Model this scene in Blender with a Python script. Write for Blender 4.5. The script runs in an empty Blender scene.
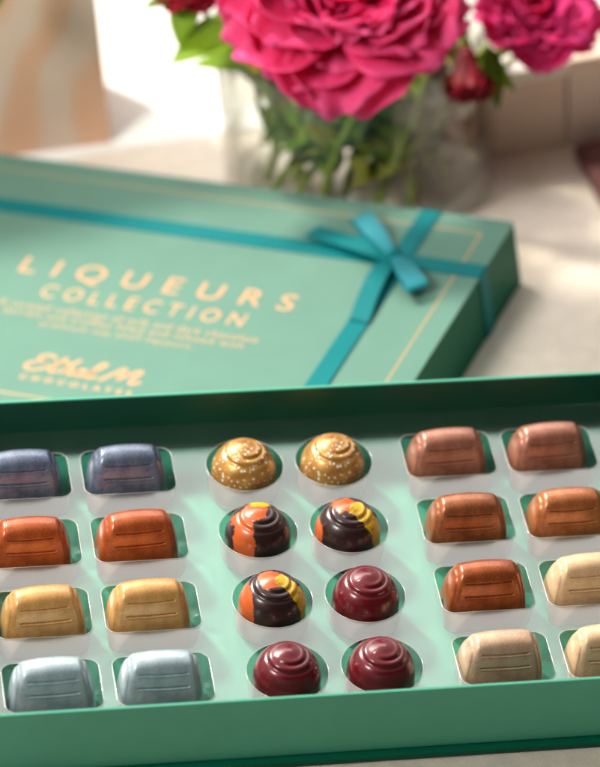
import bpy, bmesh, math, random
from mathutils import Vector, Matrix, noise
random.seed(7)
S = 0.01                     # all lengths below are written in centimetres
scn = bpy.context.scene
C = scn.collection
rad = math.radians

# ------------------------------------------------------------------ camera, world, lights
cam_d = bpy.data.cameras.new('camera'); cam = bpy.data.objects.new('camera', cam_d); C.objects.link(cam)
r_, u_, w_ = ((0.98704997, -0.14908704, -0.05920657), (0.13859523, 0.6067488, 0.78271786), (0.08076958, 0.78078739, -0.61955414))
cam.matrix_world = Matrix(((r_[0], u_[0], -w_[0], -11.7218*S), (r_[1], u_[1], -w_[1], -114.1931*S),
                           (r_[2], u_[2], -w_[2], 100.2732*S), (0, 0, 0, 1)))
cam_d.sensor_fit = 'HORIZONTAL'; cam_d.sensor_width = 36; cam_d.lens = 216
cam_d.clip_start = 0.05; cam_d.clip_end = 60
cam_d.dof.use_dof = True; cam_d.dof.focus_distance = 1.50; cam_d.dof.aperture_fstop = 8.4
scn.camera = cam

world = bpy.data.worlds.new('World'); scn.world = world; world.use_nodes = True
bg = world.node_tree.nodes['Background']; bg.inputs[1].default_value = 1.0
# a bright room: light behind and above, dim on the camera's side
_n = world.node_tree; _tc = _n.nodes.new('ShaderNodeTexCoord'); _dp = _n.nodes.new('ShaderNodeVectorMath'); _dp.operation = 'DOT_PRODUCT'
_dp.inputs[1].default_value = (-0.25, 0.80, 0.55); _n.links.new(_tc.outputs['Generated'], _dp.inputs[0])
_cr = _n.nodes.new('ShaderNodeValToRGB'); _mr = _n.nodes.new('ShaderNodeMapRange'); _mr.inputs[1].default_value = -1; _mr.inputs[2].default_value = 1
_n.links.new(_dp.outputs['Value'], _mr.inputs[0]); _n.links.new(_mr.outputs[0], _cr.inputs[0]); _n.links.new(_cr.outputs[0], bg.inputs[0])
_cr.color_ramp.elements[0].position = .45; _cr.color_ramp.elements[0].color = (.05, .048, .045, 1)
_cr.color_ramp.elements[1].position = .95; _cr.color_ramp.elements[1].color = (.85, .83, .80, 1)

def area(name, loc, target, sx, sy, watts, col):
    d = bpy.data.lights.new(name, 'AREA'); d.shape = 'RECTANGLE'; d.size = sx*S; d.size_y = sy*S; d.energy = watts; d.color = col
    o = bpy.data.objects.new(name, d); C.objects.link(o); o.location = Vector(loc)*S
    o.rotation_euler = (Vector(target)-Vector(loc)).to_track_quat('-Z', 'Y').to_euler()
    return o
area('window_light', (0, 185, 165), (0, 5, 0), 250, 115, 24, (1.0, 0.98, 0.95))
area('key_light', (-105, 165, 185), (5, 15, 0), 30, 30, 112, (1.0, 0.93, 0.83))
f_ = area('background_fill', (-75, -25, 95), (8, 48, -2), 40, 40, 2.2, (1.0, 0.96, 0.9)); f_.data.spread = rad(60)
area('front_fill', (-90, -130, 90), (0, 0, 0), 90, 60, .3, (1.0, 0.96, 0.92))

scn.view_settings.view_transform = 'Standard'; scn.view_settings.look = 'None'
scn.view_settings.exposure = 0; scn.view_settings.gamma = 1
scn.render.engine = 'CYCLES'
scn.cycles.max_bounces = 14; scn.cycles.transparent_max_bounces = 24; scn.cycles.transmission_bounces = 10
scn.cycles.caustics_reflective = False; scn.cycles.caustics_refractive = False
scn.render.resolution_x = 801; scn.render.resolution_y = 1024

# ------------------------------------------------------------------ frames
RW = Matrix(((0.99322328, 0.00279284, 0.11618826, 0), (0.00279284, 0.99884901, -0.04788376, 0),
             (-0.11618826, 0.04788376, 0.99207229, 0), (0, 0, 0, 1)))       # the open box is propped slightly
LM = Matrix(((0.82534544, 0.53075483, -0.19262455, 13.701*S), (-0.52600425, 0.8467689, 0.07938485, 24.281*S),
             (0.20524237, 0.0358014, 0.97805615, -1.2713*S), (0, 0, 0, 1)))
LW = RW @ LM                                                                 # lid frame: origin = back right top corner
Z0 = -7.5                                                                     # table level
LT, LX, LY = 3.58, 30.7, 19.3                                                 # lid thickness, length, depth

# ------------------------------------------------------------------ helpers
def srgb(r, g, b):
    f = lambda c: (c/255/12.92) if c/255 <= 0.04045 else ((c/255+0.055)/1.055)**2.4
    return (f(r), f(g), f(b), 1)

def new_mat(name):
    m = bpy.data.materials.new(name); m.use_nodes = True
    nt = m.node_tree; b = nt.nodes['Principled BSDF']
    return m, nt, b

def N(nt, t, **kw):
    n = nt.nodes.new(t)
    for k, v in kw.items(): setattr(n, k, v)
    return n

def principled(name, col, rough=0.5, metal=0.0, spec=0.5, noise_scale=0, noise_amt=0.1, bump=0, bump_scale=0, coat=0, coat_rough=0.1, sss=0, sheen=0, two=None, rough_var=0):
    m, nt, b = new_mat(name)
    b.inputs['Base Color'].default_value = col; b.inputs['Roughness'].default_value = rough
    b.inputs['Metallic'].default_value = metal; b.inputs['Specular IOR Level'].default_value = spec
    b.inputs['Coat Weight'].default_value = coat; b.inputs['Coat Roughness'].default_value = coat_rough
    b.inputs['Sheen Weight'].default_value = sheen
    if sss:
        b.inputs['Subsurface Weight'].default_value = sss; b.inputs['Subsurface Scale'].default_value = 0.004
        b.inputs['Subsurface Radius'].default_value = (1, .6, .4)
    tc = N(nt, 'ShaderNodeTexCoord')
    if noise_scale:
        n = N(nt, 'ShaderNodeTexNoise'); n.inputs['Scale'].default_value = noise_scale; n.inputs['Detail'].default_value = 5
        nt.links.new(tc.outputs['Object'], n.inputs['Vector'])
        mr = N(nt, 'ShaderNodeMapRange'); mr.inputs[1].default_value = .3; mr.inputs[2].default_value = .7
        mr.inputs[3].default_value = 1-noise_amt; mr.inputs[4].default_value = 1+noise_amt
        nt.links.new(n.outputs['Fac'], mr.inputs[0])
        vm = N(nt, 'ShaderNodeVectorMath', operation='SCALE'); vm.inputs[0].default_value = col[:3]
        nt.links.new(mr.outputs[0], vm.inputs['Scale']); nt.links.new(vm.outputs[0], b.inputs['Base Color'])
        if rough_var:
            m2 = N(nt, 'ShaderNodeMapRange'); m2.inputs[1].default_value = .3; m2.inputs[2].default_value = .7
            m2.inputs[3].default_value = rough-rough_var; m2.inputs[4].default_value = rough+rough_var
            nt.links.new(n.outputs['Fac'], m2.inputs[0]); nt.links.new(m2.outputs[0], b.inputs['Roughness'])
    if bump:
        n2 = N(nt, 'ShaderNodeTexNoise'); n2.inputs['Scale'].default_value = bump_scale; n2.inputs['Detail'].default_value = 4
        nt.links.new(tc.outputs['Object'], n2.inputs['Vector'])
        bp = N(nt, 'ShaderNodeBump'); bp.inputs['Strength'].default_value = bump; bp.inputs['Distance'].default_value = 0.0006
        nt.links.new(n2.outputs['Fac'], bp.inputs['Height']); nt.links.new(bp.outputs[0], b.inputs['Normal'])
    return m

class MB:
    """collects faces (in cm) and links them as one mesh"""
    def __init__(s): s.v = []; s.f = []; s.attr = {}
    def vert(s, p): s.v.append(tuple(p)); return len(s.v)-1
    def box(s, x0, x1, y0, y1, z0, z1):
        i = len(s.v)
        s.v += [(x0,y0,z0),(x1,y0,z0),(x1,y1,z0),(x0,y1,z0),(x0,y0,z1),(x1,y0,z1),(x1,y1,z1),(x0,y1,z1)]
        s.f += [tuple(i+k for k in q) for q in ((3,2,1,0),(4,5,6,7),(0,1,5,4),(1,2,6,5),(2,3,7,6),(3,0,4,7))]
    def grid(s, rows, close_u=False):
        """rows: list of equally long point lists"""
        i0 = len(s.v); n = len(rows[0])
        for r in rows: s.v += [tuple(p) for p in r]
        for a in range(len(rows)-1):
            for b in range(n if close_u else n-1):
                c = (b+1) % n
                s.f.append((i0+a*n+b, i0+a*n+c, i0+(a+1)*n+c, i0+(a+1)*n+b))
        return i0
    def cap(s, i0, n, rev=False):
        q = list(range(i0, i0+n)); s.f.append(tuple(reversed(q)) if rev else tuple(q))
    def tube(s, pts, r, seg=10, caps=True):
        pts = [Vector(p) for p in pts]; rows = []
        for k, p in enumerate(pts):
            t = (pts[min(k+1, len(pts)-1)]-pts[max(k-1, 0)]).normalized()
            a = t.cross(Vector((0, 0, 1)));
            if a.length < 1e-3: a = t.cross(Vector((1, 0, 0)))
            a.normalize(); b = t.cross(a); rr = r[k] if isinstance(r, (list, tuple)) else r
            rows.append([p+(a*math.cos(2*math.pi*j/seg)+b*math.sin(2*math.pi*j/seg))*rr for j in range(seg)])
        i0 = s.grid(rows, True)
        if caps: s.cap(i0, seg, True); s.cap(i0+(len(rows)-1)*seg, seg)
    def build(s, name, mat, parent=None, smooth=True, bevel=0, mw=None, bseg=2, solid=0, subsurf=0, auto=None):
        me = bpy.data.meshes.new(name); me.from_pydata([(x*S, y*S, z*S) for x, y, z in s.v], [], s.f)
        me.validate(); me.update()
        bm = bmesh.new(); bm.from_mesh(me); bmesh.ops.recalc_face_normals(bm, faces=bm.faces); bm.to_mesh(me); bm.free()
        for k, vals in s.attr.items():
            if isinstance(vals[0], float):
                a = me.attributes.new(k, 'FLOAT', 'POINT'); a.data.foreach_set('value', vals)
            else:
                a = me.attributes.new(k, 'FLOAT_COLOR', 'POINT'); a.data.foreach_set('color', [c for v in vals for c in v])
        me.polygons.foreach_set('use_smooth', [smooth]*len(me.polygons))
        me.materials.append(mat)
        o = bpy.data.objects.new(name, me); C.objects.link(o)
        if parent: o.parent = parent
        if mw is not None: o.matrix_world = mw
        if bevel:
            b = o.modifiers.new('bevel', 'BEVEL'); b.width = bevel*S; b.segments = bseg; b.limit_method = 'ANGLE'; b.angle_limit = rad(35)
            b.harden_normals = False
        if solid:
            q = o.modifiers.new('solid', 'SOLIDIFY'); q.thickness = solid*S; q.offset = 0
        if subsurf:
            q = o.modifiers.new('sub', 'SUBSURF'); q.levels = q.render_levels = subsurf
        return o

def tag(o, label=None, cat=None, group=None, kind=None):
    if label: o['label'] = label
    if cat: o['category'] = cat
    if group: o['group'] = group
    if kind: o['kind'] = kind
    return o

def empty(name, mw, label, cat, group=None):
    o = bpy.data.objects.new(name, None); C.objects.link(o); o.matrix_world = mw; o.empty_display_size = 0.02
    return tag(o, label, cat, group)

def copy_thing(src, mw, label, group=None):
    r = src.copy(); C.objects.link(r); r.matrix_world = mw; r['label'] = label
    if group: r['group'] = group
    for ch in list(src.children):
        c = ch.copy(); C.objects.link(c); c.parent = r
    return r

T = lambda x, y, z: Matrix.Translation(Vector((x, y, z))*S)
def sstep(a, b, x):
    t = max(0, min(1, (x-a)/(b-a))); return t*t*(3-2*t)

# ------------------------------------------------------------------ materials
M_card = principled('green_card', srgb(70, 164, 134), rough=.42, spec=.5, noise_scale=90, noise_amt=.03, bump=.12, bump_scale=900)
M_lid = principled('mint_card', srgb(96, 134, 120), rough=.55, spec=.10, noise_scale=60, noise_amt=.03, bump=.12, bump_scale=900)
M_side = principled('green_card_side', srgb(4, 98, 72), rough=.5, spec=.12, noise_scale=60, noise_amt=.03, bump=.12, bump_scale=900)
M_gold = principled('gold_foil', srgb(196, 150, 92), rough=.45, metal=.3)
M_ribbon = principled('teal_satin', srgb(0, 112, 116), rough=.5, spec=.12, sheen=0, noise_scale=25, noise_amt=.08, bump=.3, bump_scale=120)
M_cream = principled('cream_ink', srgb(246, 214, 170), rough=.5)
M_ink = principled('peach_ink', srgb(200, 156, 118), rough=.6, spec=.1)

def cloth_mat():
    m, nt, b = new_mat('linen')
    tc = N(nt, 'ShaderNodeTexCoord'); b.inputs['Roughness'].default_value = .85; b.inputs['Specular IOR Level'].default_value = .2
    b.inputs['Sheen Weight'].default_value = .2
    w1 = N(nt, 'ShaderNodeTexWave', bands_direction='X'); w2 = N(nt, 'ShaderNodeTexWave', bands_direction='Y')
    n0 = N(nt, 'ShaderNodeTexNoise'); n0.inputs['Scale'].default_value = 120
    for w in (w1, w2):
        w.inputs['Scale'].default_value = 330; w.inputs['Distortion'].default_value = 2.0; w.inputs['Detail'].default_value = 2
        w.inputs['Detail Scale'].default_value = .6
        nt.links.new(tc.outputs['Object'], w.inputs['Vector'])
    nt.links.new(tc.outputs['Object'], n0.inputs['Vector'])
    mx = N(nt, 'ShaderNodeMath', operation='ADD'); nt.links.new(w1.outputs['Fac'], mx.inputs[0]); nt.links.new(w2.outputs['Fac'], mx.inputs[1])
    mr = N(nt, 'ShaderNodeMapRange'); mr.inputs[2].default_value = 2; mr.inputs[3].default_value = .66; mr.inputs[4].default_value = 1.12
    nt.links.new(mx.outputs[0], mr.inputs[0])
    m2 = N(nt, 'ShaderNodeMath', operation='MULTIPLY_ADD'); m2.inputs[1].default_value = .3; m2.inputs[2].default_value = .85
    nt.links.new(n0.outputs['Fac'], m2.inputs[0])
    m3 = N(nt, 'ShaderNodeMath', operation='MULTIPLY'); nt.links.new(mr.outputs[0], m3.inputs[0]); nt.links.new(m2.outputs[0], m3.inputs[1])
    vm = N(nt, 'ShaderNodeVectorMath', operation='SCALE'); vm.inputs[0].default_value = srgb(236, 224, 208)[:3]
    nt.links.new(m3.outputs[0], vm.inputs['Scale']); nt.links.new(vm.outputs[0], b.inputs['Base Color'])
    bp = N(nt, 'ShaderNodeBump'); bp.inputs['Strength'].default_value = .35; bp.inputs['Distance'].default_value = .00008
    nt.links.new(mx.outputs[0], bp.inputs['Height']); nt.links.new(bp.outputs[0], b.inputs['Normal'])
    return m
M_cloth = cloth_mat()

def clear_mat(name, milk_col=None, milk=0.0, attr=None, boost=1.6, rough=.08, tint=(1, 1, 1, 1), bump=0, bump_scale=20, minf=0.0, power=5.0, edge=None):
    """thin clear plastic: straight-through transmission, fresnel gloss, optional milky part"""
    m = bpy.data.materials.new(name); m.use_nodes = True; nt = m.node_tree; nt.nodes.clear()
    out = N(nt, 'ShaderNodeOutputMaterial')
    tr = N(nt, 'ShaderNodeBsdfTransparent'); tr.inputs[0].default_value = tint
    gl = N(nt, 'ShaderNodeBsdfGlossy'); gl.inputs['Roughness'].default_value = rough
    lw = N(nt, 'ShaderNodeLayerWeight'); lw.inputs[0].default_value = .5      # Schlick: .04 + .96 * (1-cos)^5 on both faces
    pw = N(nt, 'ShaderNodeMath', operation='POWER'); pw.inputs[1].default_value = power; nt.links.new(lw.outputs['Facing'], pw.inputs[0])
    fr = N(nt, 'ShaderNodeMath', operation='MULTIPLY_ADD'); fr.inputs[1].default_value = .96; fr.inputs[2].default_value = .04
    nt.links.new(pw.outputs[0], fr.inputs[0])
    mb = N(nt, 'ShaderNodeMath', operation='MULTIPLY_ADD', use_clamp=True); mb.inputs[1].default_value = boost; mb.inputs[2].default_value = minf
    nt.links.new(fr.outputs[0], mb.inputs[0])
    base = tr
    if edge:        # longer path through the glass where it is seen edge-on
        lw2 = N(nt, 'ShaderNodeLayerWeight'); lw2.inputs[0].default_value = .5
        p2 = N(nt, 'ShaderNodeMath', operation='POWER'); p2.inputs[1].default_value = 3.0; nt.links.new(lw2.outputs['Facing'], p2.inputs[0])
        mc = N(nt, 'ShaderNodeMix', data_type='RGBA'); mc.inputs[6].default_value = tint; mc.inputs[7].default_value = edge
        nt.links.new(p2.outputs[0], mc.inputs[0]); nt.links.new(mc.outputs[2], tr.inputs[0])
    if milk_col:
        df = N(nt, 'ShaderNodeBsdfDiffuse'); df.inputs[0].default_value = milk_col
        tl = N(nt, 'ShaderNodeBsdfTranslucent'); tl.inputs[0].default_value = milk_col
        md = N(nt, 'ShaderNodeMixShader'); md.inputs[0].default_value = .5
        nt.links.new(df.outputs[0], md.inputs[1]); nt.links.new(tl.outputs[0], md.inputs[2])
        mk = N(nt, 'ShaderNodeMixShader'); mk.inputs[0].default_value = milk
        nt.links.new(tr.outputs[0], mk.inputs[1]); nt.links.new(md.outputs[0], mk.inputs[2])
        if attr:
            at = N(nt, 'ShaderNodeAttribute', attribute_name=attr)
            q = N(nt, 'ShaderNodeMath', operation='MULTIPLY'); q.inputs[1].default_value = milk
            nt.links.new(at.outputs['Fac'], q.inputs[0]); nt.links.new(q.outputs[0], mk.inputs[0])
        base = mk
    mx = N(nt, 'ShaderNodeMixShader'); nt.links.new(mb.outputs[0], mx.inputs[0])
    nt.links.new(base.outputs[0], mx.inputs[1]); nt.links.new(gl.outputs[0], mx.inputs[2])
    if bump:
        tc = N(nt, 'ShaderNodeTexCoord'); n2 = N(nt, 'ShaderNodeTexNoise'); n2.inputs['Scale'].default_value = bump_scale
        nt.links.new(tc.outputs['Object'], n2.inputs['Vector'])
        bp = N(nt, 'ShaderNodeBump'); bp.inputs['Strength'].default_value = bump; bp.inputs['Distance'].default_value = .002
        nt.links.new(n2.outputs['Fac'], bp.inputs['Height']); nt.links.new(bp.outputs[0], gl.inputs['Normal'])
    nt.links.new(mx.outputs[0], out.inputs[0])
    return m
M_sheet = clear_mat('clear_plastic_sheet', milk_col=(.8, .79, .75, 1), milk=.015, boost=1.75, rough=.18, bump=.2, bump_scale=18)
M_cup = clear_mat('clear_plastic_cup', milk_col=(.42, .35, .30, 1), milk=.74, attr='near_sheen', boost=1.2, rough=.12)  # clear walls; milky near side stands in for their bright reflections
M_rim = clear_mat('clear_plastic_rim', milk_col=(.92, .92, .88, 1), milk=.55, boost=2.0, rough=.15)
M_glass = clear_mat('vase_glass', boost=1.3, rough=.03, tint=(1, 1, 1, 1), power=3.4, edge=(.72, .76, .66, 1))

# ------------------------------------------------------------------ the setting: linen-covered table, bright sill
def plane_z(Mx, z_local, x, y):
    """height (cm) of the plane z=z_local of frame Mx above world x, y (cm)"""
    n = Mx.to_3x3() @ Vector((0, 0, 1)); o = (Mx @ Vector((0, 0, z_local*S)))/S
    return o.z-(n.x*(x-o.x)+n.y*(y-o.y))/n.z
LWi, RWi = LW.inverted(), RW.inverted()
def rect_dist(x, y, x0, x1, y0, y1):
    dx = max(x0-x, 0, x-x1); dy = max(y0-y, 0, y-y1); return math.hypot(dx, dy)
def cloth_z(x, y):
    zl = plane_z(LW, -LT-.03, x, y); p = (LWi @ (Vector((x, y, zl))*S))/S
    dl = rect_dist(p.x, p.y, -LX, 0, -LY, 0)
    zb = plane_z(RW, -2.0, x, y); q = (RWi @ (Vector((x, y, zb))*S))/S
    db = rect_dist(q.x, q.y, -15.6, 15.6, -9.9, -4.5)
    wl = 1-sstep(.4, 13, dl); wb = 1-sstep(.5, 10, db)
    if dl < .4: wb = 0
    wb *= sstep(0.2, 4, dl); wl2 = wl*sstep(.3, 9, db) if dl > .4 else wl
    t = wl2+wb
    z = Z0+(wl2*(zl-Z0)+wb*(zb-Z0))/max(1, t)
    if dl < .6: z = min(z, zl)
    if rect_dist(q.x, q.y, -15.6, 15.6, -9.9, 9.9) < .3: z = min(z, zb)
    wr = 0.10*noise.noise(Vector((x*.16, y*.22, 3)))+0.05*noise.noise(Vector((x*.5, y*.4, 8)))
    far = sstep(1.0, 4, min(dl, rect_dist(q.x, q.y, -15.6, 15.6, -9.9, 9.9)))
    return z+wr*far
mb = MB(); xs = [-70+i*.8 for i in range(176)]; ys = [-40+i*.8 for i in range(107)]
mb.grid([[(x, y, cloth_z(x, y)) for x in xs] for y in ys])
tag(mb.build('tablecloth', M_cloth), 'pale linen tablecloth under the boxes', kind='structure')
mb = MB(); mb.box(-80, 90, 43.3, 150, Z0-3, Z0+.35)
M_sill = principled('white_paint', srgb(244, 243, 240), rough=.5, noise_scale=8, noise_amt=.03)
tag(mb.build('window_sill', M_sill, bevel=.3), 'bright white sill behind the table', kind='structure')

# ------------------------------------------------------------------ open chocolate box
XB, YB, YF = 15.25, 9.5, -9.58
box = empty('chocolate_box', RW @ T(0, 0, -1.95), 'open green card box holding rows of chocolates in a clear tray', 'box')
off = 1.95
mb = MB()
t = .16; zt, zb_ = 1.71+off, -1.58+off
outer = [(-XB, YF), (XB, YF), (XB, YB), (-XB, YB)]; inner = [(-XB+t, YF+t), (XB-t, YF+t), (XB-t, YB-t), (-XB+t, YB-t)]
zf = -1.48+off
def ring(pts, z): return [(x, y, z) for x, y in pts]
i0 = mb.grid([ring(outer, zb_), ring(outer, zt), ring(inner, zt), ring(inner, zf)], True)
mb.cap(i0+12, 4, True); mb.cap(i0, 4, True)
mb.build('box_wall', M_card, box, smooth=False, bevel=.035)
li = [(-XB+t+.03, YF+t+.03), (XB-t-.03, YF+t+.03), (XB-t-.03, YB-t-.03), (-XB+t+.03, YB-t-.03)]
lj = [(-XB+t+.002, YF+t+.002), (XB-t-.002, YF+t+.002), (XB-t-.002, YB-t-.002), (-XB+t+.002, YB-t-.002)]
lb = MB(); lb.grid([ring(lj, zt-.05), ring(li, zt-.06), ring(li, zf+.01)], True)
lb.build('inner_wall_shade', principled('shaded_green_card', srgb(14, 72, 52), rough=.4, noise_scale=60, noise_amt=.04), box, smooth=False)  # added skin: the shade on the inner walls is put into its dark colour
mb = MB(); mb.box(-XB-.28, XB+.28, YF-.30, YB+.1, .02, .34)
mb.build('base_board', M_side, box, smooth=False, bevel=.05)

# ------------------------------------------------------------------ clear tray
CP, RP, XE, PB = 3.93, 4.255, 7.07, 4.535
HW, HD, RR = 2.0, 1.43, .5
rows_y = [(1.5-i)*RP for i in range(4)]
cols = {'A': -XE-PB, 'B': -XE, 'C': -CP/2, 'D': CP/2, 'E': XE, 'F': XE+PB}
def contour(kind, inset=0.0, n=64):
    """closed outline with outward normals"""
    out = []
    if kind == 'round':
        for k in range(n):
            a = 2*math.pi*k/n; out.append(((1.7-inset)*math.cos(a), (1.7-inset)*math.sin(a), math.sin(a)))
    else:
        m = n//4; rr = max(.12, RR-inset*.5)
        for q, (sx, sy) in enumerate(((1, 1), (-1, 1), (-1, -1), (1, -1))):
            for k in range(m):
                a = rad(90*q+90*k/(m-1)); out.append((sx*(HW-inset-rr)+rr*math.cos(a), sy*(HD-inset-rr)+rr*math.sin(a), math.sin(a)))
    return out
tray = empty('plastic_tray', RW, 'clear moulded plastic tray with round and rectangular cavities inside the green box', 'tray')
cu = bpy.data.curves.new('sheet', 'CURVE'); cu.dimensions = '2D'; cu.fill_mode = 'BOTH'; cu.extrude = .012*S
def spline(pts):
    sp = cu.splines.new('POLY'); sp.points.add(len(pts)-1); sp.use_cyclic_u = True
    for p, (x, y) in zip(sp.points, pts): p.co = (x*S, y*S, 0, 1)
e = .22
spline([(-XB+e, YF+e), (XB-e, YF+e), (XB-e, YB-e), (-XB+e, YB-e)])
for cn, cx in cols.items():
    for cy in rows_y:
        spline([(cx+x, cy+y) for x, y, _ in contour('round' if cn in 'CD' else 'rect', .03)])
tmp = bpy.data.objects.new('tmp', cu); C.objects.link(tmp)
dg = bpy.context.evaluated_depsgraph_get(); dg.update()
me = bpy.data.meshes.new_from_object(tmp.evaluated_get(dg)); bpy.data.objects.remove(tmp)
me.name = 'tray_sheet'; me.materials.clear(); me.materials.append(M_sheet)
sh = bpy.data.objects.new('tray_sheet', me); C.objects.link(sh); sh.parent = tray
def make_cup(kind):
    prof = [(0.0, 0.0), (.02, -.06), (.06, -.4), (.10, -.8), (.14, -1.15), (.18, -1.3), (.26, -1.38), (.40, -1.41), (.8, -1.42)]
    mb = MB(); rows = []; fr = []
    for ins, z in prof:
        c = contour(kind, ins); rows.append([(x, y, z) for x, y, _ in c])
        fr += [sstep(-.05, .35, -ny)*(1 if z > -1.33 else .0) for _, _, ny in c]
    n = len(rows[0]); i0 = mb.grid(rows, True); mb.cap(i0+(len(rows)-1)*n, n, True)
    mb.attr['near_sheen'] = [float(v) for v in fr]
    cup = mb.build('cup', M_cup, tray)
    rm = MB(); rr = []
    c = contour(kind, .0)
    for k in range(6):
        a = 2*math.pi*k/6; rr.append([(x*(1+.012*math.cos(a)), y*(1+.012*math.cos(a)), .022*math.sin(a)+.01) for x, y, _ in c])
    rr.append(rr[0]); rm.grid(rr, True)
    rim = rm.build('rim', M_rim, cup)
    return cup, rim
protos = {k: make_cup(k) for k in ('round', 'rect')}
used = set()
for cn, cx in cols.items():
    for cy in rows_y:
        k = 'round' if cn in 'CD' else 'rect'
        if k not in used:
            protos[k][0].location = Vector((cx, cy, 0))*S; used.add(k); continue
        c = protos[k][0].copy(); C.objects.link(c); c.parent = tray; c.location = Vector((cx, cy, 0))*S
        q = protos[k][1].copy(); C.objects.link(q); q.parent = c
# ribbed skirt where the tray meets the box wall
mb = MB()
ya = YB-.26
x = -14.6; pts = []
while x < 14.6:
    for dx, yy in ((0, ya), (.06, ya-.07), (1.55, ya-.07), (1.61, ya)): pts.append((x+dx, yy))
    x += 2.05
mb.grid([[(px, py, -.02) for px, py in pts], [(px, py-.03, -1.42) for px, py in pts]])
mb.build('tray_skirt', clear_mat('clear_plastic_skirt', boost=.4, rough=.25), tray)

# ------------------------------------------------------------------ chocolates
def choc_mat(name, col, coat_rough=.2, rough=.34, metal=0.0, grain=.12, coat=.45, col2=None, grain_scale=1400, spec=.5):
    """col2: colour of the airbrushed pearl dust speckling"""
    m, nt, b = new_mat(name)
    b.inputs['Roughness'].default_value = rough; b.inputs['Metallic'].default_value = metal; b.inputs['Specular IOR Level'].default_value = spec
    b.inputs['Coat Weight'].default_value = coat; b.inputs['Coat Roughness'].default_value = coat_rough
    tc = N(nt, 'ShaderNodeTexCoord')
    n = N(nt, 'ShaderNodeTexNoise'); n.inputs['Scale'].default_value = grain_scale; n.inputs['Detail'].default_value = 3
    n2 = N(nt, 'ShaderNodeTexNoise'); n2.inputs['Scale'].default_value = 140; n2.inputs['Detail'].default_value = 4
    nt.links.new(tc.outputs['Object'], n.inputs['Vector']); nt.links.new(tc.outputs['Object'], n2.inputs['Vector'])
    ad = N(nt, 'ShaderNodeMath', operation='MULTIPLY_ADD'); ad.inputs[1].default_value = .6
    nt.links.new(n2.outputs['Fac'], ad.inputs[0])
    sc = N(nt, 'ShaderNodeMath', operation='MULTIPLY'); sc.inputs[1].default_value = .4
    nt.links.new(n.outputs['Fac'], sc.inputs[0]); nt.links.new(sc.outputs[0], ad.inputs[2])
    mr = N(nt, 'ShaderNodeMapRange'); mr.inputs[1].default_value = .38; mr.inputs[2].default_value = .62
    nt.links.new(ad.outputs[0], mr.inputs[0])
    mx = N(nt, 'ShaderNodeMix', data_type='RGBA')
    c2 = col2 or tuple(min(1, c*(1+grain*2.5)) for c in col[:3])+(1,)
    mx.inputs[6].default_value = tuple(c*(1-grain) for c in col[:3])+(1,); mx.inputs[7].default_value = c2
    nt.links.new(mr.outputs[0], mx.inputs[0]); nt.links.new(mx.outputs[2], b.inputs['Base Color'])
    bp = N(nt, 'ShaderNodeBump'); bp.inputs['Strength'].default_value = .25; bp.inputs['Distance'].default_value = .0001
    nt.links.new(n.outputs['Fac'], bp.inputs['Height']); nt.links.new(bp.outputs[0], b.inputs['Normal'])
    return m, nt, b, mx, tc

def barrel_mesh(bulge=1.0):
    mb = MB(); NS, NV = 110, 300; rows = []
    H = 2.72; base = -1.40
    XL = lambda z: 1.61-.36*max(0, min(1, z))**2.1
    def sect(s, shrink=1.0):
        row = []
        for j in range(NV+1):
            ph = math.pi*j/NV; c, q = math.cos(ph), math.sin(ph)
            yy = -1.14*math.copysign(abs(c)**.74, c); zz = abs(q)**.86
            y = yy*(1-.045*s*s)*(1-.14*zz); z = zz*(1-.055*bulge*s*s)
            row.append((y, z, ph))
        return row
    for i in range(NS+1):
        s = -1+2*i/NS
        row = []
        for y, z, ph in sect(s):
            xl = XL(z)
            x = s*xl
            # rounded ends
            e = max(0, abs(s)-.80)/.20; k = 1-.13*e**2.2
            # engraved stave lines (front and back) and a hoop edge at each end
            zz = z*H
            g = 0
            for lv, ln in ((.825, .70), (.625, .68)):
                gx = 1-sstep(ln, ln+.05, abs(s))
                d = (z-lv)*H
                g += gx*(-.075*math.exp(-(d/.028)**2)+.022*math.exp(-((d+.065)/.035)**2))
            g -= .004*math.exp(-((abs(s)-.80)/.022)**2)*sstep(.3, .6, z)
            g -= .02*(1 if abs(s) < .80 else 0)*sstep(.80, .74, abs(s)) if False else 0
            r = math.hypot(y, (zz-1.2)) or 1
            ny, nz = y/r, max(0, (zz-1.2))/r
            row.append((x, y*k+g*ny*(1 if True else 0), base+zz*(1-.065*e**2.2)+g*nz))
        rows.append(row)
    # end caps: shrink towards the middle of each end
    def cap_rows(row, sg):
        out = []
        for k in (.985, .96, .9, .75, .5, .25, .02):
            r2 = []
            for p in row:
                z = base+.9+(p[2]-base-.9)*k
                r2.append((sg*(XL((z-base)/H)+.17*math.sqrt(1-k*k)), p[1]*k, z))
            out.append(r2)
        return out
    a = cap_rows(rows[0], -1); b = cap_rows(rows[-1], 1)
    rows = list(reversed(a))+rows+b
    mb.grid(rows)
    return mb
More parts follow.
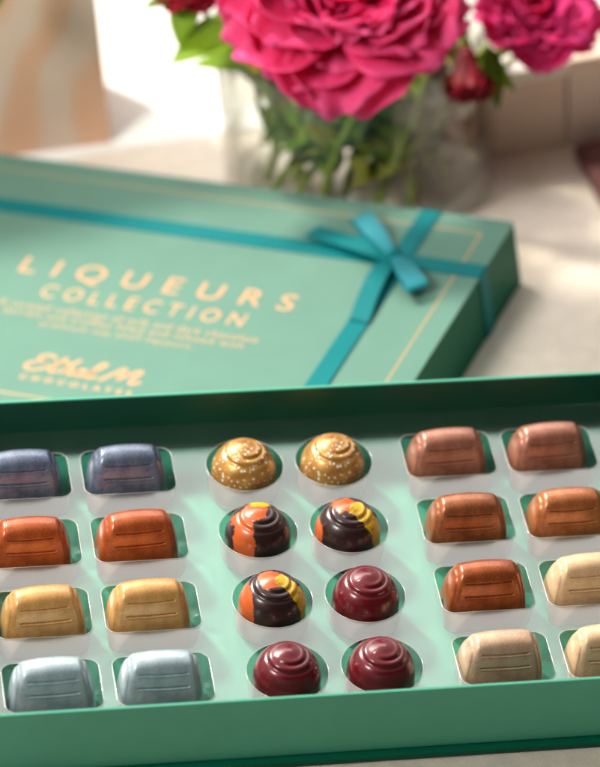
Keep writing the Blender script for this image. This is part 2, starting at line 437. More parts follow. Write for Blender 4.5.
def dome_mesh(seed=0):
    mb = MB(); NA, NT_ = 160, 110; rows = []
    H0 = 1.46
    for i in range(NT_+1):
        t_ = i/NT_; row = []
        for j in range(NA):
            a = 2*math.pi*j/NA
            # profile from apex (t=0) to foot (t=1)
            if t_ < .74:
                q = t_/.74*math.pi/2; r = 1.42*math.sin(q); z = -.26+1.40*math.cos(q)
            else:
                k = (t_-.74)/.26; r = 1.42+.04*k; z = -.26-1.12*k
            aa = (a-rad(200)) % (2*math.pi)          # swirl piped from the apex outwards
            g = .05*math.exp(-(r/.30)**2)
            for turn in range(2):
                rc = .54+.38*(aa/(2*math.pi)*.75+turn) if turn == 0 else .54+.38*.75+.30*aa/(2*math.pi)
                st = sstep(0, 1.6, aa)*.8+.2 if turn == 0 else 1-sstep(1.6, 5.6, aa)
                d = r-rc
                g += (.036*math.exp(-((d+.06)/.11)**2)-.040*math.exp(-((d-.07)/.07)**2))*st
            n = Vector((r, 0, max(.02, z+.26))).normalized()
            rr = r+g*n.x; zz = z+g*n.z
            row.append((rr*math.cos(a), rr*math.sin(a), zz))
        rows.append(row)
    mb.grid(rows, True)
    return mb

BM = {}
def bmat(key, *a, **k):
    if key not in BM: BM[key] = choc_mat(key, *a, **k)[0]
    return BM[key]
barrel_specs = {
 ('A',0): ('slate', 'slate blue barrel chocolate cut off by the left edge, in the back row'),
 ('B',0): ('slate', 'whole slate blue barrel chocolate beside the gold speckled dome, in the back row'),
 ('A',1): ('copper', 'orange copper barrel chocolate cut off by the left edge, behind the golden one'),
 ('B',1): ('copper', 'whole orange copper barrel chocolate between the slate blue and golden barrels'),
 ('A',2): ('golden', 'golden caramel barrel chocolate nearer the left edge of the photo'),
 ('B',2): ('golden', 'golden caramel barrel chocolate beside the round cups, behind a silvery blue one'),
 ('A',3): ('silver', 'silvery blue barrel chocolate in the front left corner of the photo'),
 ('B',3): ('silver', 'silvery blue barrel chocolate beside a burgundy dome in the front row'),
 ('E',0): ('rosy', 'rosy milk brown barrel chocolate beside the second gold speckled dome'),
 ('F',0): ('rosy', 'rosy milk brown barrel chocolate in the far right corner of the box'),
 ('E',1): ('bronze', 'bronze brown barrel chocolate beside the dome with a yellow side'),
 ('F',1): ('bronze_light', 'light bronze barrel chocolate cut off by the right edge of the photo'),
 ('E',2): ('chestnut', 'shiny chestnut orange barrel chocolate in front of the bronze brown one'),
 ('F',2): ('cream_gold', 'warm cream barrel chocolate cut off by the right edge, behind another cream one'),
 ('E',3): ('cream', 'beige cream barrel chocolate wholly in view in the front row'),
 ('F',3): ('cream_gold', 'pale cream barrel chocolate in the front row, mostly cut off at the right'),
}
cm = {
 'slate': (srgb(82, 98, 122), dict(metal=.3, rough=.32, col2=srgb(128, 136, 156))),
 'copper': (srgb(158, 70, 28), dict(metal=.2, rough=.30, col2=srgb(196, 98, 46))),
 'golden': (srgb(204, 148, 82), dict(metal=.15, rough=.34, col2=srgb(228, 174, 108))),
 'silver': (srgb(162, 190, 196), dict(metal=.25, rough=.34, col2=srgb(202, 214, 222))),
 'rosy': (srgb(150, 94, 74), dict(metal=.2, rough=.34, col2=srgb(184, 124, 100))),
 'bronze': (srgb(134, 74, 40), dict(metal=.3, rough=.33, col2=srgb(184, 110, 64))),
 'bronze_light': (srgb(164, 92, 48), dict(metal=.3, rough=.33, col2=srgb(200, 124, 74))),
 'chestnut': (srgb(144, 68, 28), dict(metal=.3, rough=.30, col2=srgb(190, 98, 46))),
 'cream_gold': (srgb(222, 178, 138), dict(metal=.05, rough=.40, col2=srgb(230, 200, 156))),
 'cream': (srgb(200, 158, 130), dict(metal=.05, rough=.40, col2=srgb(220, 190, 156))),
}
bmesh_obj = barrel_mesh()
bdata = None
for (cn, ri), (key, lab) in barrel_specs.items():
    col, kw = cm[key]; mat = bmat(key+'_chocolate', col, **kw)
    mw = RW @ T(cols[cn]+random.uniform(-.08, .08)-.05, rows_y[ri]+.05+random.uniform(-.05, .05), 0) @ Matrix.Rotation(rad(random.uniform(-3.0, 3.0)), 4, 'Z') @ Matrix.Rotation(rad(random.uniform(-2.0, 2.0)), 4, 'X') @ Matrix.Rotation(rad(random.uniform(-1.2, 1.2)), 4, 'Y')
    if bdata is None:
        o = bmesh_obj.build('barrel_chocolate', mat); bdata = o.data
    else:
        o = bpy.data.objects.new('barrel_chocolate', bdata); C.objects.link(o)
    o.material_slots[0].link = 'OBJECT'; o.material_slots[0].material = mat
    o.matrix_world = mw
    tag(o, lab, 'chocolate', 'barrel chocolates in the rectangular cavities')

# domes
gold_m, nt, b, mx, tc = choc_mat('gold_speckled_chocolate', srgb(176, 122, 52), metal=.35, rough=.34, col2=srgb(214, 160, 78))
vo = N(nt, 'ShaderNodeTexVoronoi'); vo.inputs['Scale'].default_value = 760; vo.inputs['Randomness'].default_value = 1
nt.links.new(tc.outputs['Object'], vo.inputs['Vector'])
sz = N(nt, 'ShaderNodeSeparateColor'); nt.links.new(vo.outputs['Color'], sz.inputs[0])
th = N(nt, 'ShaderNodeMapRange'); th.inputs[1].default_value = .45; th.inputs[2].default_value = 1.0; th.inputs[3].default_value = 0; th.inputs[4].default_value = .46
nt.links.new(sz.outputs[0], th.inputs[0])
cp = N(nt, 'ShaderNodeMath', operation='LESS_THAN'); nt.links.new(vo.outputs['Distance'], cp.inputs[0]); nt.links.new(th.outputs[0], cp.inputs[1])
m2 = N(nt, 'ShaderNodeMix', data_type='RGBA'); nt.links.new(cp.outputs[0], m2.inputs[0]); nt.links.new(mx.outputs[2], m2.inputs[6]); m2.inputs[7].default_value = (.95, .9, .8, 1)
nt.links.new(m2.outputs[2], b.inputs['Base Color'])
m3 = N(nt, 'ShaderNodeMapRange'); m3.inputs[3].default_value = .35; m3.inputs[4].default_value = 0; nt.links.new(cp.outputs[0], m3.inputs[0]); nt.links.new(m3.outputs[0], b.inputs['Metallic'])
burg_m = choc_mat('burgundy_chocolate', srgb(100, 8, 22), rough=.26, coat=.7, coat_rough=.1, grain=.04, metal=.1, col2=srgb(112, 12, 28))[0]
patch_m, nt, b, mx, tc = choc_mat('patched_dark_chocolate', (1, 1, 1, 1), rough=.3, coat=.5, coat_rough=.12, grain=.03)
at = N(nt, 'ShaderNodeAttribute', attribute_name='patch'); nt.links.new(at.outputs['Color'], b.inputs['Base Color'])

DK, OR, YE = srgb(48, 25, 22), srgb(204, 92, 36), srgb(226, 176, 24)
def nz(x, y, s, k): return noise.noise(Vector((x*k+s*7.1, y*k-s*3.3, s*1.7)))
def patches(which, p):
    x, y, z = p; n1 = nz(x, y, 1, 2.4)*.18+nz(x, y, 2, 7)*.09+nz(x, y, 9, 19)*.04; n2 = nz(x, y, 3, 2.4)*.16+nz(x, y, 4, 7)*.08
    rho = math.hypot(x, y); c = DK
    if which == 'left':
        if x < -.38+n1*.5 and x > -1.12+n1 and y < .35: c = OR
        if math.hypot(x+.18, y-.05) < .52+n1: c = OR
        if math.hypot(x-.12, y-.62) < .42+n2: c = YE
    elif which == 'right':
        if math.hypot(x+.25, y-.30) < .55+n1: c = OR
        if x < -1.22+n1*.3 and y > -.9: c = OR
        # band running from the apex down the right side
        u = (x*.80-y*.60); v = (x*.60+y*.80)
        if u > .05+n2 and abs(v-.10) < .40+n1+.05*u: c = YE
    else:
        if math.hypot(x+.15, y-.15) < .58+n1: c = OR
        if x < -.95+n1*.5+.0 and y < .5: c = OR
        u = (x*.86-y*.5); v = (x*.5+y*.86)
        if u > .12+n2 and -.28+n1 < v < .55+n2: c = YE
    if c == YE and nz(x, y, 6, 1)+nz(x*5-y*3, y*1.2+x*.7, 5, 2.2) > .42: c = tuple(.55*a+.45*b for a, b in zip(YE, DK))
    return c
dome_specs = [
 ('C', 0, 'gold', 'gold dome chocolate flecked with white, beside the slate blue barrel'),
 ('D', 0, 'gold', 'gold dome chocolate flecked with white, beside the rosy brown barrel'),
 ('C', 1, 'left', 'dark dome chocolate with an orange stripe down its left side'),
 ('D', 1, 'right', 'dark dome chocolate with orange top and broad yellow stripe, beside the bronze barrel'),
 ('C', 2, 'both', 'dark dome chocolate splashed orange and yellow, left of a burgundy dome'),
 ('D', 2, 'burg', 'glossy burgundy dome chocolate behind the other two burgundy ones'),
 ('C', 3, 'burg', 'burgundy dome chocolate at the front, next to the silvery blue barrel'),
 ('D', 3, 'burg', 'burgundy dome chocolate at the front, next to the beige cream barrel'),
]
for k, (cn, ri, kind, lab) in enumerate(dome_specs):
    mb = dome_mesh()
    if kind in ('left', 'right', 'both'):
        mb.attr['patch'] = [patches(kind, p) for p in mb.v]; mat = patch_m
    else: mat = gold_m if kind == 'gold' else burg_m
    if kind in ('left', 'right', 'both'): rz = 0
    else: rz = random.uniform(-12, 12)
    o = mb.build('dome_chocolate', mat, mw=RW @ T(cols[cn]+random.uniform(-.05, .05), rows_y[ri]+random.uniform(-.04, .04), 0) @ Matrix.Rotation(rad(rz), 4, 'Z'))
    tag(o, lab, 'chocolate', 'dome chocolates in the round cavities')

# ------------------------------------------------------------------ closed box / lid
lid = empty('gift_box', LW, 'closed mint green gift box with gold lettering and teal ribbon behind the open box', 'box')
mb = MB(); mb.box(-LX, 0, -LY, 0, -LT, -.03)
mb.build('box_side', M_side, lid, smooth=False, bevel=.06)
mb = MB(); mb.box(-LX-.03, .03, -LY-.03, .03, -.03, .02)
mb.build('top_panel', M_lid, lid, smooth=False, bevel=.02)
mb = MB(); g0, g1 = 1.18, 1.25
z0, z1 = .021, .026
mb.box(-LX+g0, -g0, -g1, -g0, z0, z1); mb.box(-LX+g0, -g0, -LY+g0, -LY+g1, z0, z1)
mb.box(-g1, -g0, -LY+g1, -g1, z0, z1); mb.box(-LX+g0, -LX+g1, -LY+g1, -g1, z0, z1)
mb.build('gold_border', M_gold, lid, smooth=False)

def text(body, name, x0, x1, y0, y1, mat, space=1.0, bold=.0, shear=0):
    cu = bpy.data.curves.new(name, 'FONT'); cu.body = body; cu.size = 1; cu.space_character = space; cu.offset = bold-.006; cu.extrude = .002; cu.shear = shear
    t = bpy.data.objects.new('t', cu); C.objects.link(t)
    dg = bpy.context.evaluated_depsgraph_get(); dg.update()
    me = bpy.data.meshes.new_from_object(t.evaluated_get(dg)); bpy.data.objects.remove(t)
    vs = [v.co.copy() for v in me.vertices]
    ax, bx = min(v.x for v in vs), max(v.x for v in vs); ay, by = min(v.y for v in vs), max(v.y for v in vs)
    for v in me.vertices:
        x = x0+(v.co.x-ax)/(bx-ax)*(x1-x0); y = y0+(v.co.y-ay)/(by-ay)*(y1-y0)
        v.co = Vector((x*S, y*S, (.024+(.003 if v.co.z > 0 else -.001))*S))
    me.name = name; me.materials.clear(); me.materials.append(mat)
    o = bpy.data.objects.new(name, me); C.objects.link(o); o.parent = lid
    return o
text('LIQUEURS', 'title_lettering', -22.6, -7.85, -9.40, -7.9, M_ink, space=1.75, bold=.012)
text('COLLECTION', 'title_lettering', -20.6, -9.7, -10.82, -9.82, M_ink, space=1.55, bold=.012)
text('A curated collection of milk and dark chocolate', 'small_lettering', -22.3, -8.4, -11.83, -11.33, M_ink, space=1.15, bold=.004)
text('barrels and truffles filled and infused with', 'small_lettering', -21.7, -8.9, -12.38, -11.96, M_ink, space=1.15, bold=.004)
text('premium top shelf liqueurs.', 'small_lettering', -19.4, -11.3, -13.06, -12.56, M_ink, space=1.15, bold=.004)
text('CHOCOLATES', 'small_lettering', -18.5, -12.6, -16.95, -16.6, M_ink, space=1.9, bold=.05)

def catmull(pts, n=8, closed=False):
    pts = [Vector(p) for p in pts]; out = []; m = len(pts)
    for i in range(m if closed else m-1):
        p = [pts[(i+k-1) % m] if closed else pts[max(0, min(m-1, i+k-1))] for k in range(4)]
        for j in range(n):
            t = j/n
            out.append(.5*((2*p[1])+(p[2]-p[0])*t+(2*p[0]-5*p[1]+4*p[2]-p[3])*t*t+(3*p[1]-p[0]-3*p[2]+p[3])*t**3))
    if not closed: out.append(pts[-1])
    return out
# hand-written wordmark (pen strokes)
strokes = [
 [(1.15,1.20),(.75,1.36),(.40,1.18),(.52,.94),(.86,.88),(.45,.80),(.10,.52),(.20,.22),(.62,.16),(1.05,.42),(1.38,.78)],          # E
 [(1.62,1.34),(1.42,.80),(1.34,.34),(1.46,.20),(1.70,.34)], [(1.22,.92),(1.62,1.0),(1.95,1.02)],                                  # t
 [(2.30,1.36),(2.02,.80),(1.86,.22)], [(1.92,.46),(2.12,.70),(2.28,.62),(2.22,.30),(2.36,.22),(2.52,.38)],                        # h
 [(2.52,.44),(2.80,.50),(2.90,.64),(2.74,.70),(2.58,.44),(2.72,.22),(2.98,.28),(3.14,.46)],                                        # e
 [(3.14,.50),(3.46,.98),(3.56,1.30),(3.40,1.30),(3.22,.80),(3.20,.30),(3.36,.22),(3.60,.40)],                                      # l
 [(3.85,.12),(4.10,.56),(4.44,1.14),(4.58,1.16),(4.56,.70),(4.60,.34)], [(4.60,.34),(4.92,.86),(5.24,1.20),(5.36,1.12),(5.26,.66),(5.24,.32),(5.42,.24),(5.70,.48)],  # M
 [(0.3,.02),(2.0,.10),(3.6,.0),(5.0,.08)],
]
mb = MB()
for st in strokes[:-1]:
    pts = catmull([(x, y, 0) for x, y in st], 6); L, R_ = [], []
    for k, p in enumerate(pts):
        t = (pts[min(k+1, len(pts)-1)]-pts[max(k-1, 0)]).normalized(); n = Vector((-t.y, t.x, 0))
        w = .075+.035*abs(t.y)
        q = Vector((-18.75+p.x*1.08+.12*p.y, -16.35+p.y*1.02, 0))
        L.append(q+n*w); R_.append(q-n*w)
    mb.grid([[(p.x, p.y, z0) for p in L], [(p.x, p.y, z1+.002) for p in L], [(p.x, p.y, z1+.002) for p in R_], [(p.x, p.y, z0) for p in R_]])
mb.build('script_lettering', M_ink, lid, smooth=False)

# ribbon bands
def strip(pts, w, width_dir, th=.035):
    """ribbon along pts; width_dir: vector or list"""
    rows = [[], [], [], []]; pts = [Vector(p) for p in pts]
    for k, p in enumerate(pts):
        t = (pts[min(k+1, len(pts)-1)]-pts[max(k-1, 0)]).normalized()
        wd = Vector(width_dir[k] if isinstance(width_dir, list) else width_dir).normalized()
        wd = (wd-t*wd.dot(t)).normalized(); n = t.cross(wd)*th/2
        ww = (w[k] if isinstance(w, list) else w)/2
        for r, (a, b) in zip(rows, ((-1, -1), (1, -1), (1, 1), (-1, 1))): r.append(tuple(p+wd*ww*a+n*b))
    mb = MB(); rows.append(rows[0]); i0 = mb.grid(rows)
    n = len(pts); mb.f.append((i0, i0+n, i0+2*n, i0+3*n)); mb.f.append((i0+n-1, i0+2*n-1, i0+3*n-1, i0+4*n-1))
    return mb
zr = .05; e_ = .06
yl = -3.63-.55
def corner(a, b, c):  # small rounding at the box edge
    return [a, b, c]
pts = [(-LX-e_, yl, -LT+.05), (-LX-e_, yl, -.2), (-LX-e_, yl, -.05), (-LX+.02, yl, zr), (-LX+.3, yl, zr)]+[(-LX+1+i, yl, zr) for i in range(29)]+[(-.3, yl, zr), (-.02, yl, zr), (e_, yl, -.05), (e_, yl, -.2), (e_, yl, -LT+.05)]
strip(pts, 1.05, (0, 1, 0)).build('ribbon_band', M_ribbon, lid, smooth=False)
xr = -3.72-.55; zq = zr+.04
pts = [(xr, -LY-e_, -LT+.05), (xr, -LY-e_, -.2), (xr, -LY-e_, -.05), (xr, -LY+.02, zq), (xr, -LY+.3, zq)]+[(xr, -LY+1+i, zq) for i in range(18)]+[(xr, -.3, zq), (xr, -.02, zq), (xr, e_, -.05), (xr, e_, -.2), (xr, e_, -LT+.05)]
strip(pts, 1.05, (1, 0, 0)).build('ribbon_band', M_ribbon, lid, smooth=False)
# bow
kx, ky = -4.45, -4.45
def loop_pts(dx, dy, L, h, lift=.06):
    d = Vector((dx, dy, 0)).normalized(); c = Vector((kx, ky, zq))
    prof = [(0, .34), (.2, .50), (.5, .66), (.8, h), (.97, h*.92), (1.01, h*.68), (.93, h*.42), (.6, .22), (.3, .18), (0, .20)]
    return catmull([tuple(c+d*L*a+Vector((0, 0, b+lift))) for a, b in prof], 12), d
bow_m = principled('teal_satin_sheen', srgb(26, 134, 146), rough=.4, spec=.35, sheen=0, noise_scale=25, noise_amt=.08, bump=.3, bump_scale=120)  # same teal ribbon, with the loops' satin sheen put into a lighter colour
p, d = loop_pts(-3.1, 2.75, 3.6, .72)
strip(p, [1.0*(.42+.58*min(1, abs((k/(len(p)-1))-0)*4, abs(1-k/(len(p)-1))*4)) for k in range(len(p))], (d.y, -d.x, 0)).build('bow_loop', bow_m, lid, smooth=False)
p, d = loop_pts(2.45, -2.5, 3.3, .70)
strip(p, [1.0*(.42+.58*min(1, abs((k/(len(p)-1))-0)*4, abs(1-k/(len(p)-1))*4)) for k in range(len(p))], (d.y, -d.x, 0)).build('bow_loop', bow_m, lid, smooth=False)
def tail(pts, name='bow_tail'):
    p = catmull(pts, 8); d0 = (Vector(p[-1])-Vector(p[0])); wd = (-d0.y, d0.x, 0)
    mbx = strip(p, [.45+.55*min(1, k/len(p)*4) for k in range(len(p))], wd)
    # swallow tail: slant the last cross-section
    n = len(p); t = (Vector(p[-1])-Vector(p[-3])).normalized()
    for r in (0, 3, 4): 
        i = r*n+n-1; mbx.v[i] = tuple(Vector(mbx.v[i])-t*.75)
    mbx.build(name, M_ribbon, lid, smooth=False)
tail([(kx, ky, .35), (kx-1.3, ky+.25, .55), (kx-3.0, ky+.75, .45), (kx-5.0, ky+1.35, .25)])
tail([(kx, ky, .35), (kx-.1, ky-1.3, .5), (kx+.0, ky-3.0, .38), (kx+.25, ky-4.9, .16)])
mb = MB(); rows = []
for i in range(9):
    a = -1+2*i/8; rr = .46*math.sqrt(max(.02, 1-a*a*.75))
    rows.append([(kx+a*.42*.7-math.sin(2*math.pi*j/12)*rr*.5, ky+a*.42*.7+math.sin(2*math.pi*j/12)*rr*.5, .42+math.cos(2*math.pi*j/12)*rr*.75) for j in range(12)])
mb.grid(rows, True); mb.cap(0, 12, True); mb.cap(8*12, 12)
mb.build('bow_knot', M_ribbon, lid)

# ------------------------------------------------------------------ vase
VX, VY, VR = 7.9, 37.2, 7.0
vase = empty('glass_vase', T(VX, VY, Z0), 'round clear glass vase of water behind the ribboned box', 'vase')
mb = MB(); ns = 64
prof = [(0.05, .05), (VR-.6, .05), (VR-.15, .18), (VR, .6), (VR, 5), (VR, 10.4), (VR-.12, 10.6), (VR-.3, 10.5), (VR-.38, 10.2), (VR-.38, 3), (VR-.5, 1.9), (VR-1.2, 1.45), (.05, 1.4)]
mb.grid([[(r*math.cos(2*math.pi*j/ns), r*math.sin(2*math.pi*j/ns), z) for j in range(ns)] for r, z in prof], True)
mb.build('vase_body', M_glass, vase)
mb = MB(); r = VR-.42
rows = [[(r*k*math.cos(2*math.pi*j/ns), r*k*math.sin(2*math.pi*j/ns), 8.2+.06*(k > .97)) for j in range(ns)] for k in (.02, .5, .95, 1)]
mb.grid(rows, True)
mb.build('water_surface', clear_mat('water', boost=1.2, rough=.02, tint=(.96, .97, .92, 1)), vase)

# ------------------------------------------------------------------ flowers
def petal_mat(name, c1, c2, tr=.45):
    m, nt, b = new_mat(name)
    tc = N(nt, 'ShaderNodeTexCoord'); n = N(nt, 'ShaderNodeTexNoise'); n.inputs['Scale'].default_value = 60; n.inputs['Detail'].default_value = 4
    nt.links.new(tc.outputs['Object'], n.inputs['Vector'])
    mx = N(nt, 'ShaderNodeMix', data_type='RGBA'); mx.inputs[6].default_value = c1; mx.inputs[7].default_value = c2
    at = N(nt, 'ShaderNodeAttribute', attribute_name='edge')
    ad = N(nt, 'ShaderNodeMath', operation='MULTIPLY_ADD', use_clamp=True); ad.inputs[1].default_value = .35
    nt.links.new(n.outputs['Fac'], ad.inputs[0]); nt.links.new(at.outputs['Fac'], ad.inputs[2])
    nt.links.new(ad.outputs[0], mx.inputs[0]); nt.links.new(mx.outputs[2], b.inputs['Base Color'])
    b.inputs['Roughness'].default_value = .5; b.inputs['Specular IOR Level'].default_value = .2
    tl = N(nt, 'ShaderNodeBsdfTranslucent'); nt.links.new(mx.outputs[2], tl.inputs[0])
    ms = N(nt, 'ShaderNodeMixShader'); ms.inputs[0].default_value = tr
    nt.links.new(b.outputs[0], ms.inputs[1]); nt.links.new(tl.outputs[0], ms.inputs[2])
    nt.links.new(ms.outputs[0], nt.nodes['Material Output'].inputs[0])
    return m
def petal(parent, mat, az, open_, L, W, r0, seed, zoff=0, curl=.3):
    """petal rooted r0 from the axis, opening angle open_ (0 = straight up, 90 = flat)"""
    rnd = random.Random(seed); mb = MB(); nu, nv = 15, 13; rows = []; ed = []
    ph = rnd.uniform(0, 6); fq = rnd.uniform(2.5, 4.5); am = rnd.uniform(.02, .055)*W
    ca, sa = math.cos(az), math.sin(az)
    for i in range(nv):
        v = i/(nv-1); row = []
        wv = W*(math.sin(math.pi*min(1, .12+.80*v**.8)))**.65 if v < .999 else W*.42
        wv = W*(.34+.95*v)*(1 if v < .62 else math.sqrt(max(.10, 1-((v-.62)/.42)**2)))*.95
        for j in range(nu):
            u = -1+2*j/(nu-1)
            # cupped section
            tang = u*wv*.5
            cup = -.28*W*(u*u)*(.5+.5*v)
            ruff = am*v**2*(math.sin(fq*u*3+ph)+.5*math.sin(fq*u*7+ph*2))
            notch = -L*.03*math.exp(-(u/.2)**2)*v**6+L*.03*math.sin(fq*u*2.4+ph)*v**5-L*.16*u*u*v**3
            a = rad(open_)*(.35+.65*v)+curl*v**4
            # arc length integrated roughly
            rr = r0+(L*v+notch)*math.sin(rad(open_)*(.35+.5*v)); zz = zoff+(L*v+notch)*math.cos(rad(open_)*(.35+.5*v))
            nr, nz_ = -math.cos(a), math.sin(a)
            rr += nr*(-cup+ruff)*-1 if False else nr*(-cup)+nr*ruff; zz += nz_*(-cup)+nz_*ruff
            x = rr*ca-tang*sa; y = rr*sa+tang*ca
            row.append((x, y, zz)); ed.append(float(v**3*.8))
        rows.append(row)
    mb.grid(rows); mb.attr['edge'] = ed
    return mb.build('petal', mat, parent, solid=.05)
def peony(loc, axis, R, mats, layers, label, seed, cat='flower', group='flowers in the glass vase', name='peony', stem_to=None):
    q = Vector(axis).to_track_quat('Z', 'Y').to_matrix().to_4x4()
    root = empty(name, T(*loc) @ q, label, cat, group)
    rnd = random.Random(seed)
    for li, (n, op, L, W, r0) in enumerate(layers):
        for k in range(n):
            az = 2*math.pi*(k+rnd.uniform(-.25, .25))/n+li*.7
            petal(root, mats[min(li*len(mats)//len(layers), len(mats)-1)], az, op+rnd.uniform(-7, 7), L*R*rnd.uniform(.9, 1.08), W*R*rnd.uniform(.85, 1.1), r0*R, rnd.random(), zoff=-.35*R+rnd.uniform(-.04, .04)*R)
    if stem_to:
        inv = (T(*loc) @ q).inverted(); e1 = (inv @ (Vector(stem_to)*S))/S
        mb = MB(); m_ = Vector((0, 0, -R*.9)); pts = catmull([(0, 0, -.4*R), tuple(m_), tuple((m_+e1)/2+Vector((.3, .2, 0))), tuple(e1)], 6)
        mb.tube(pts, .28, 8); mb.build('stem', M_stem, root)
    return root
M_stem = principled('stem_green', srgb(136, 154, 62), rough=.5, noise_scale=50, noise_amt=.2)
P1 = petal_mat('pink_petal', srgb(236, 18, 100), srgb(250, 104, 168)); P2 = petal_mat('deep_pink_petal', srgb(226, 10, 80), srgb(248, 68, 142))
P3 = petal_mat('magenta_petal', srgb(226, 26, 124), srgb(250, 90, 170)); P4 = petal_mat('crimson_petal', srgb(120, 4, 26), srgb(160, 14, 40), tr=.2)
big = [(7, 94, .95, 1.15, .10), (8, 78, .98, 1.05, .10), (8, 62, .95, .95, .08), (8, 48, .90, .85, .07), (8, 35, .86, .70, .06), (7, 23, .80, .58, .05), (6, 13, .74, .45, .03), (4, 5, .66, .34, .01)]
peony((6.9, 30.8, 8.5), (-.05, -.60, .80), 5.9, [P1, P1, P2, P1], big, 'large ruffled hot pink peony overhanging the front of the vase', 3, stem_to=(8.5, 37, -3.5))
med = [(7, 92, .95, 1.1, .10), (8, 72, .98, .95, .08), (8, 54, .92, .8, .06), (8, 36, .86, .6, .05), (6, 18, .78, .42, .03)]
peony((16.5, 33.3, 4.3), (.10, -.50, .86), 3.1, [P3, P3, P2], med, 'magenta pink peony to the right of the large one', 11, stem_to=(10, 38, -4))
bud = [(5, 30, 1.3, 1.3, .15), (5, 18, 1.3, 1.0, .1), (4, 8, 1.2, .7, .05)]
peony((12.9, 32.5, 2.4), (.0, -.7, -.75), 1.9, [P4], bud, 'dark red half open bud hanging between the two pink peonies', 21, name='flower_bud', stem_to=(10.5, 37, 3))
peony((20.6, 35, 2.3), (.4, -.3, -.5), 1.5, [P4], bud, 'dark red bud at the right edge under the magenta peony', 22, name='flower_bud')
peony((-.1, 34.4, 8.0), (-.3, -.4, .85), 1.9, [P4, P2], med, 'deep red flower peeping in at the top above the green leaves', 31)

M_leaf = [petal_mat('bright_leaf', srgb(112, 154, 20), srgb(152, 188, 44), tr=.45), petal_mat('dark_leaf', srgb(76, 104, 24), srgb(104, 132, 38), tr=.35), petal_mat('olive_leaf', srgb(146, 152, 46), srgb(184, 184, 80), tr=.45)]
def leaf_mb(p0, d, L, W, up=(0, 0, 1), droop=.25):
    d = Vector(d).normalized(); u = Vector(up); s = d.cross(u).normalized(); u = s.cross(d)
    rows = []; ed = []
    for i in range(11):
        v = i/10; w = W*math.sin(math.pi*min(1, v**.75*.98+.02))**.9/2
        c = Vector(p0)+d*L*v-u*droop*L*v*v
        rows.append([tuple(c+s*w*k+u*(abs(k)*.18*w)) for k in (-1, -.5, 0, .5, 1)]); ed += [.5, .25, .6, .25, .5]
    mb = MB(); mb.grid(rows); mb.attr['edge'] = [float(e) for e in ed]
    return mb
def sprig(base, tip, leaves, label, mat_i, cat='foliage', name='leafy_stem'):
    root = empty(name, T(*base), label, cat, 'leafy stems in the vase')
    t = Vector(tip)-Vector(base); mid = t*.5+Vector((random.uniform(-.6, .6), random.uniform(-.6, .6), 0))
    pts = catmull([(0, 0, 0), tuple(mid), tuple(t)], 8); mb = MB(); mb.tube(pts, [.22-.08*i/len(pts) for i in range(len(pts))], 8)
    mb.build('stem', M_stem, root)
    for k, (f, az, el, L, W) in enumerate(leaves):
        p = pts[min(len(pts)-1, int(f*(len(pts)-1)))]
        d = (math.cos(rad(az))*math.cos(rad(el)), math.sin(rad(az))*math.cos(rad(el)), math.sin(rad(el)))
        leaf_mb(p, d, L, W).build('leaf', M_leaf[(mat_i+2) % 3 if k % 3 == 1 else mat_i], root, solid=.03)
sprig((5, 36, Z0+1.6), (2.4, 33.0, 5.7), [(1, 196, 5, 4.2, 3.2), (.95, 265, 0, 2.6, 2.0), (.8, 160, 10, 3.4, 2.0)], 'stem with a bright green leaf left of the large peony', 0)
sprig((5.5, 38, Z0+1.6), (-.2, 34.3, 7.2), [(1, 190, 10, 2.4, 1.5), (1, 235, -35, 2.5, 1.6), (.9, 120, 30, 2.6, 1.4)], 'stem with dark leaves reaching furthest left over the sill', 1)
sprig((9.5, 37, Z0+1.6), (13.9, 32.2, 3.4), [(1, 280, -55, 3.2, 1.1), (.9, 320, -20, 2.4, 1.2)], 'stem with a narrow green leaf hanging beside the dark red bud', 1)
sprig((11, 38, Z0+1.6), (18.2, 35.2, 2.6), [(1, 300, -70, 2.4, .8)], 'stem with one thin drooping leaf before the beige box', 1)
for k in range(40):
    a = rad(20+k*137.5); rb = 5.6*math.sqrt((k+.5)/40); rt = 5.9*math.sqrt(((k*7) % 40+.5)/40)
    base = (VX+rb*math.cos(a), VY+rb*math.sin(a), Z0+1.6+random.uniform(0, .8)); tip = (VX+rt*math.cos(a+.6), VY+rt*math.sin(a+.6), Z0+random.uniform(8.8, 10.5))
    lv = []
    for _ in range(6):
        f = random.uniform(.3, .95); p = Vector(base).lerp(Vector(tip), f); az = random.uniform(0, 360); el = random.uniform(-10, 60)
        L = random.uniform(2.2, 3.6); q = p+Vector((math.cos(rad(az)), math.sin(rad(az)), 0))*L*math.cos(rad(el))
        if math.hypot(q.x-VX, q.y-VY) > 6.2: az = math.degrees(math.atan2(VY-p.y, VX-p.x))+random.uniform(-50, 50)
        lv.append((f, az, el, L, random.uniform(1.0, 1.8)))
    sprig(base, tip, lv, 'green leafy stem standing in the water, one of the bunch seen blurred through the vase', (0, 2, 2, 0, 1)[k % 5])
# leaf tip at the top left
root = empty('leafy_stem', T(-8.6, 40.5, 6.2), 'dark green leaf tip at the top left in front of the patterned box', 'foliage')
leaf_mb((0, 0, 0), (-.6, -.4, -.55), 3.0, 1.4).build('leaf', M_leaf[1], root, solid=.03)
mb = MB(); mb.tube([(0, 0, 0), (2.5, -.4, 1.4), (6, -1.2, 2.0)], .12, 8); mb.build('stem', M_stem, root)

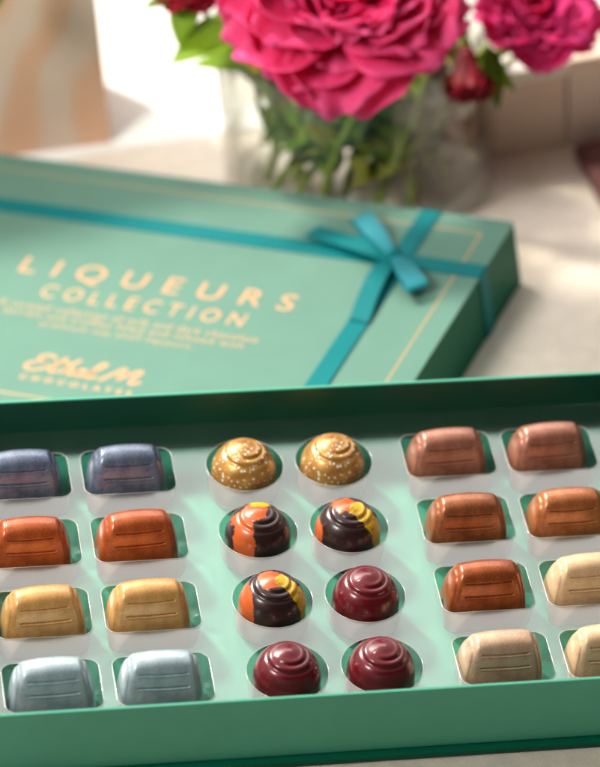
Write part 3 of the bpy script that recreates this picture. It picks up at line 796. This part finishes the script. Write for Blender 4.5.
# ------------------------------------------------------------------ background boxes
def swirl_mat():
    m, nt, b = new_mat('swirled_paper'); b.inputs['Roughness'].default_value = .6
    tc = N(nt, 'ShaderNodeTexCoord'); mp = N(nt, 'ShaderNodeMapping'); mp.inputs['Rotation'].default_value = (0, rad(-38), 0); mp.inputs['Scale'].default_value = (1, 1, .6)
    w = N(nt, 'ShaderNodeTexWave'); w.inputs['Scale'].default_value = 9; w.inputs['Distortion'].default_value = 9; w.inputs['Detail'].default_value = 2; w.inputs['Detail Scale'].default_value = 1.2
    nt.links.new(tc.outputs['Object'], mp.inputs[0]); nt.links.new(mp.outputs[0], w.inputs['Vector'])
    cr = N(nt, 'ShaderNodeValToRGB'); cr.color_ramp.elements[0].position = .25; cr.color_ramp.elements[0].color = srgb(212, 190, 172)
    cr.color_ramp.elements[1].position = .8; cr.color_ramp.elements[1].color = srgb(214, 172, 142)
    nt.links.new(w.outputs['Fac'], cr.inputs[0]); nt.links.new(cr.outputs[0], b.inputs['Base Color'])
    return m
bag = empty('gift_bag', T(-12.5, 43.7, Z0+.36), 'beige gift bag with peach swirls standing at the upper left', 'bag')
M_swirl = swirl_mat()
mb = MB(); mb.box(-10, 8.1, 0, .05, 0, 22); mb.box(-10, 8.1, 5.95, 6, 0, 22); mb.box(8.05, 8.1, .05, 5.95, 0, 22); mb.box(-10, -9.95, .05, 5.95, 0, 22); mb.box(-9.95, 8.05, .05, 5.95, .05, .1)
mb.build('bag_body', M_swirl, bag, smooth=False)
for yy in (.02, 5.9):
    mb = MB(); mb.tube(catmull([(-5, yy, 19), (-5, yy-.1, 24), (-1, yy-.1, 27), (3, yy-.1, 24), (3, yy, 19)], 8), .2, 8); mb.build('handle', M_cream, bag)
M_beige = principled('beige_card', srgb(238, 216, 196), rough=.6, noise_scale=30, noise_amt=.04)
bb = empty('beige_box', T(19.0, 38.3, Z0) @ Matrix.Rotation(rad(3), 4, 'Z'), 'plain beige card box behind the right side of the vase', 'box')
mb = MB(); mb.box(-9.5, 0, 0, 4.4, 0.05, 4.6); mb.build('box_side', M_beige, bb, smooth=False, bevel=.08)
mb = MB(); mb.box(-9.6, .1, -.1, 4.5, 4.4, 5.2); mb.build('box_lid', principled('pale_card', srgb(245, 236, 226), rough=.6), bb, smooth=False, bevel=.08)
bb = empty('beige_box', T(19.12, 38.34, Z0) @ Matrix.Rotation(rad(3), 4, 'Z'), 'lighter beige card box at the right edge beneath the hanging red bud', 'box')
mb = MB(); mb.box(0, 9.5, 0, 4.4, 0.05, 4.9); mb.build('box_side', principled('light_beige_card', srgb(244, 228, 212), rough=.6), bb, smooth=False, bevel=.08)
mb = MB(); mb.box(-.08, 9.6, -.1, 4.5, 4.7, 5.3); mb.build('box_lid', M_beige, bb, smooth=False, bevel=.08)
# maroon napkin
M_mar = principled('maroon_cloth', srgb(112, 68, 66), rough=.8, noise_scale=60, noise_amt=.15, bump=.4, bump_scale=300)
mb = MB(); quad = [Vector((19.2, 37.4, 0)), Vector((25.5, 37.8, 0)), Vector((25.5, 24, 0)), Vector((20.0, 24.4, 0))]
rows = []
for i in range(13):
    a = i/12; l = quad[0].lerp(quad[3], a); r = quad[1].lerp(quad[2], a)
    rows.append([(p.x, p.y, cloth_z(p.x, p.y)+.32+.10*math.sin(i*.9+j)) for j, p in ((j, l.lerp(r, j/8)) for j in range(9))])
mb.grid(rows)
tag(mb.build('napkin', M_mar, solid=.5), 'folded dusty maroon napkin lying at the right edge of the table', 'napkin')
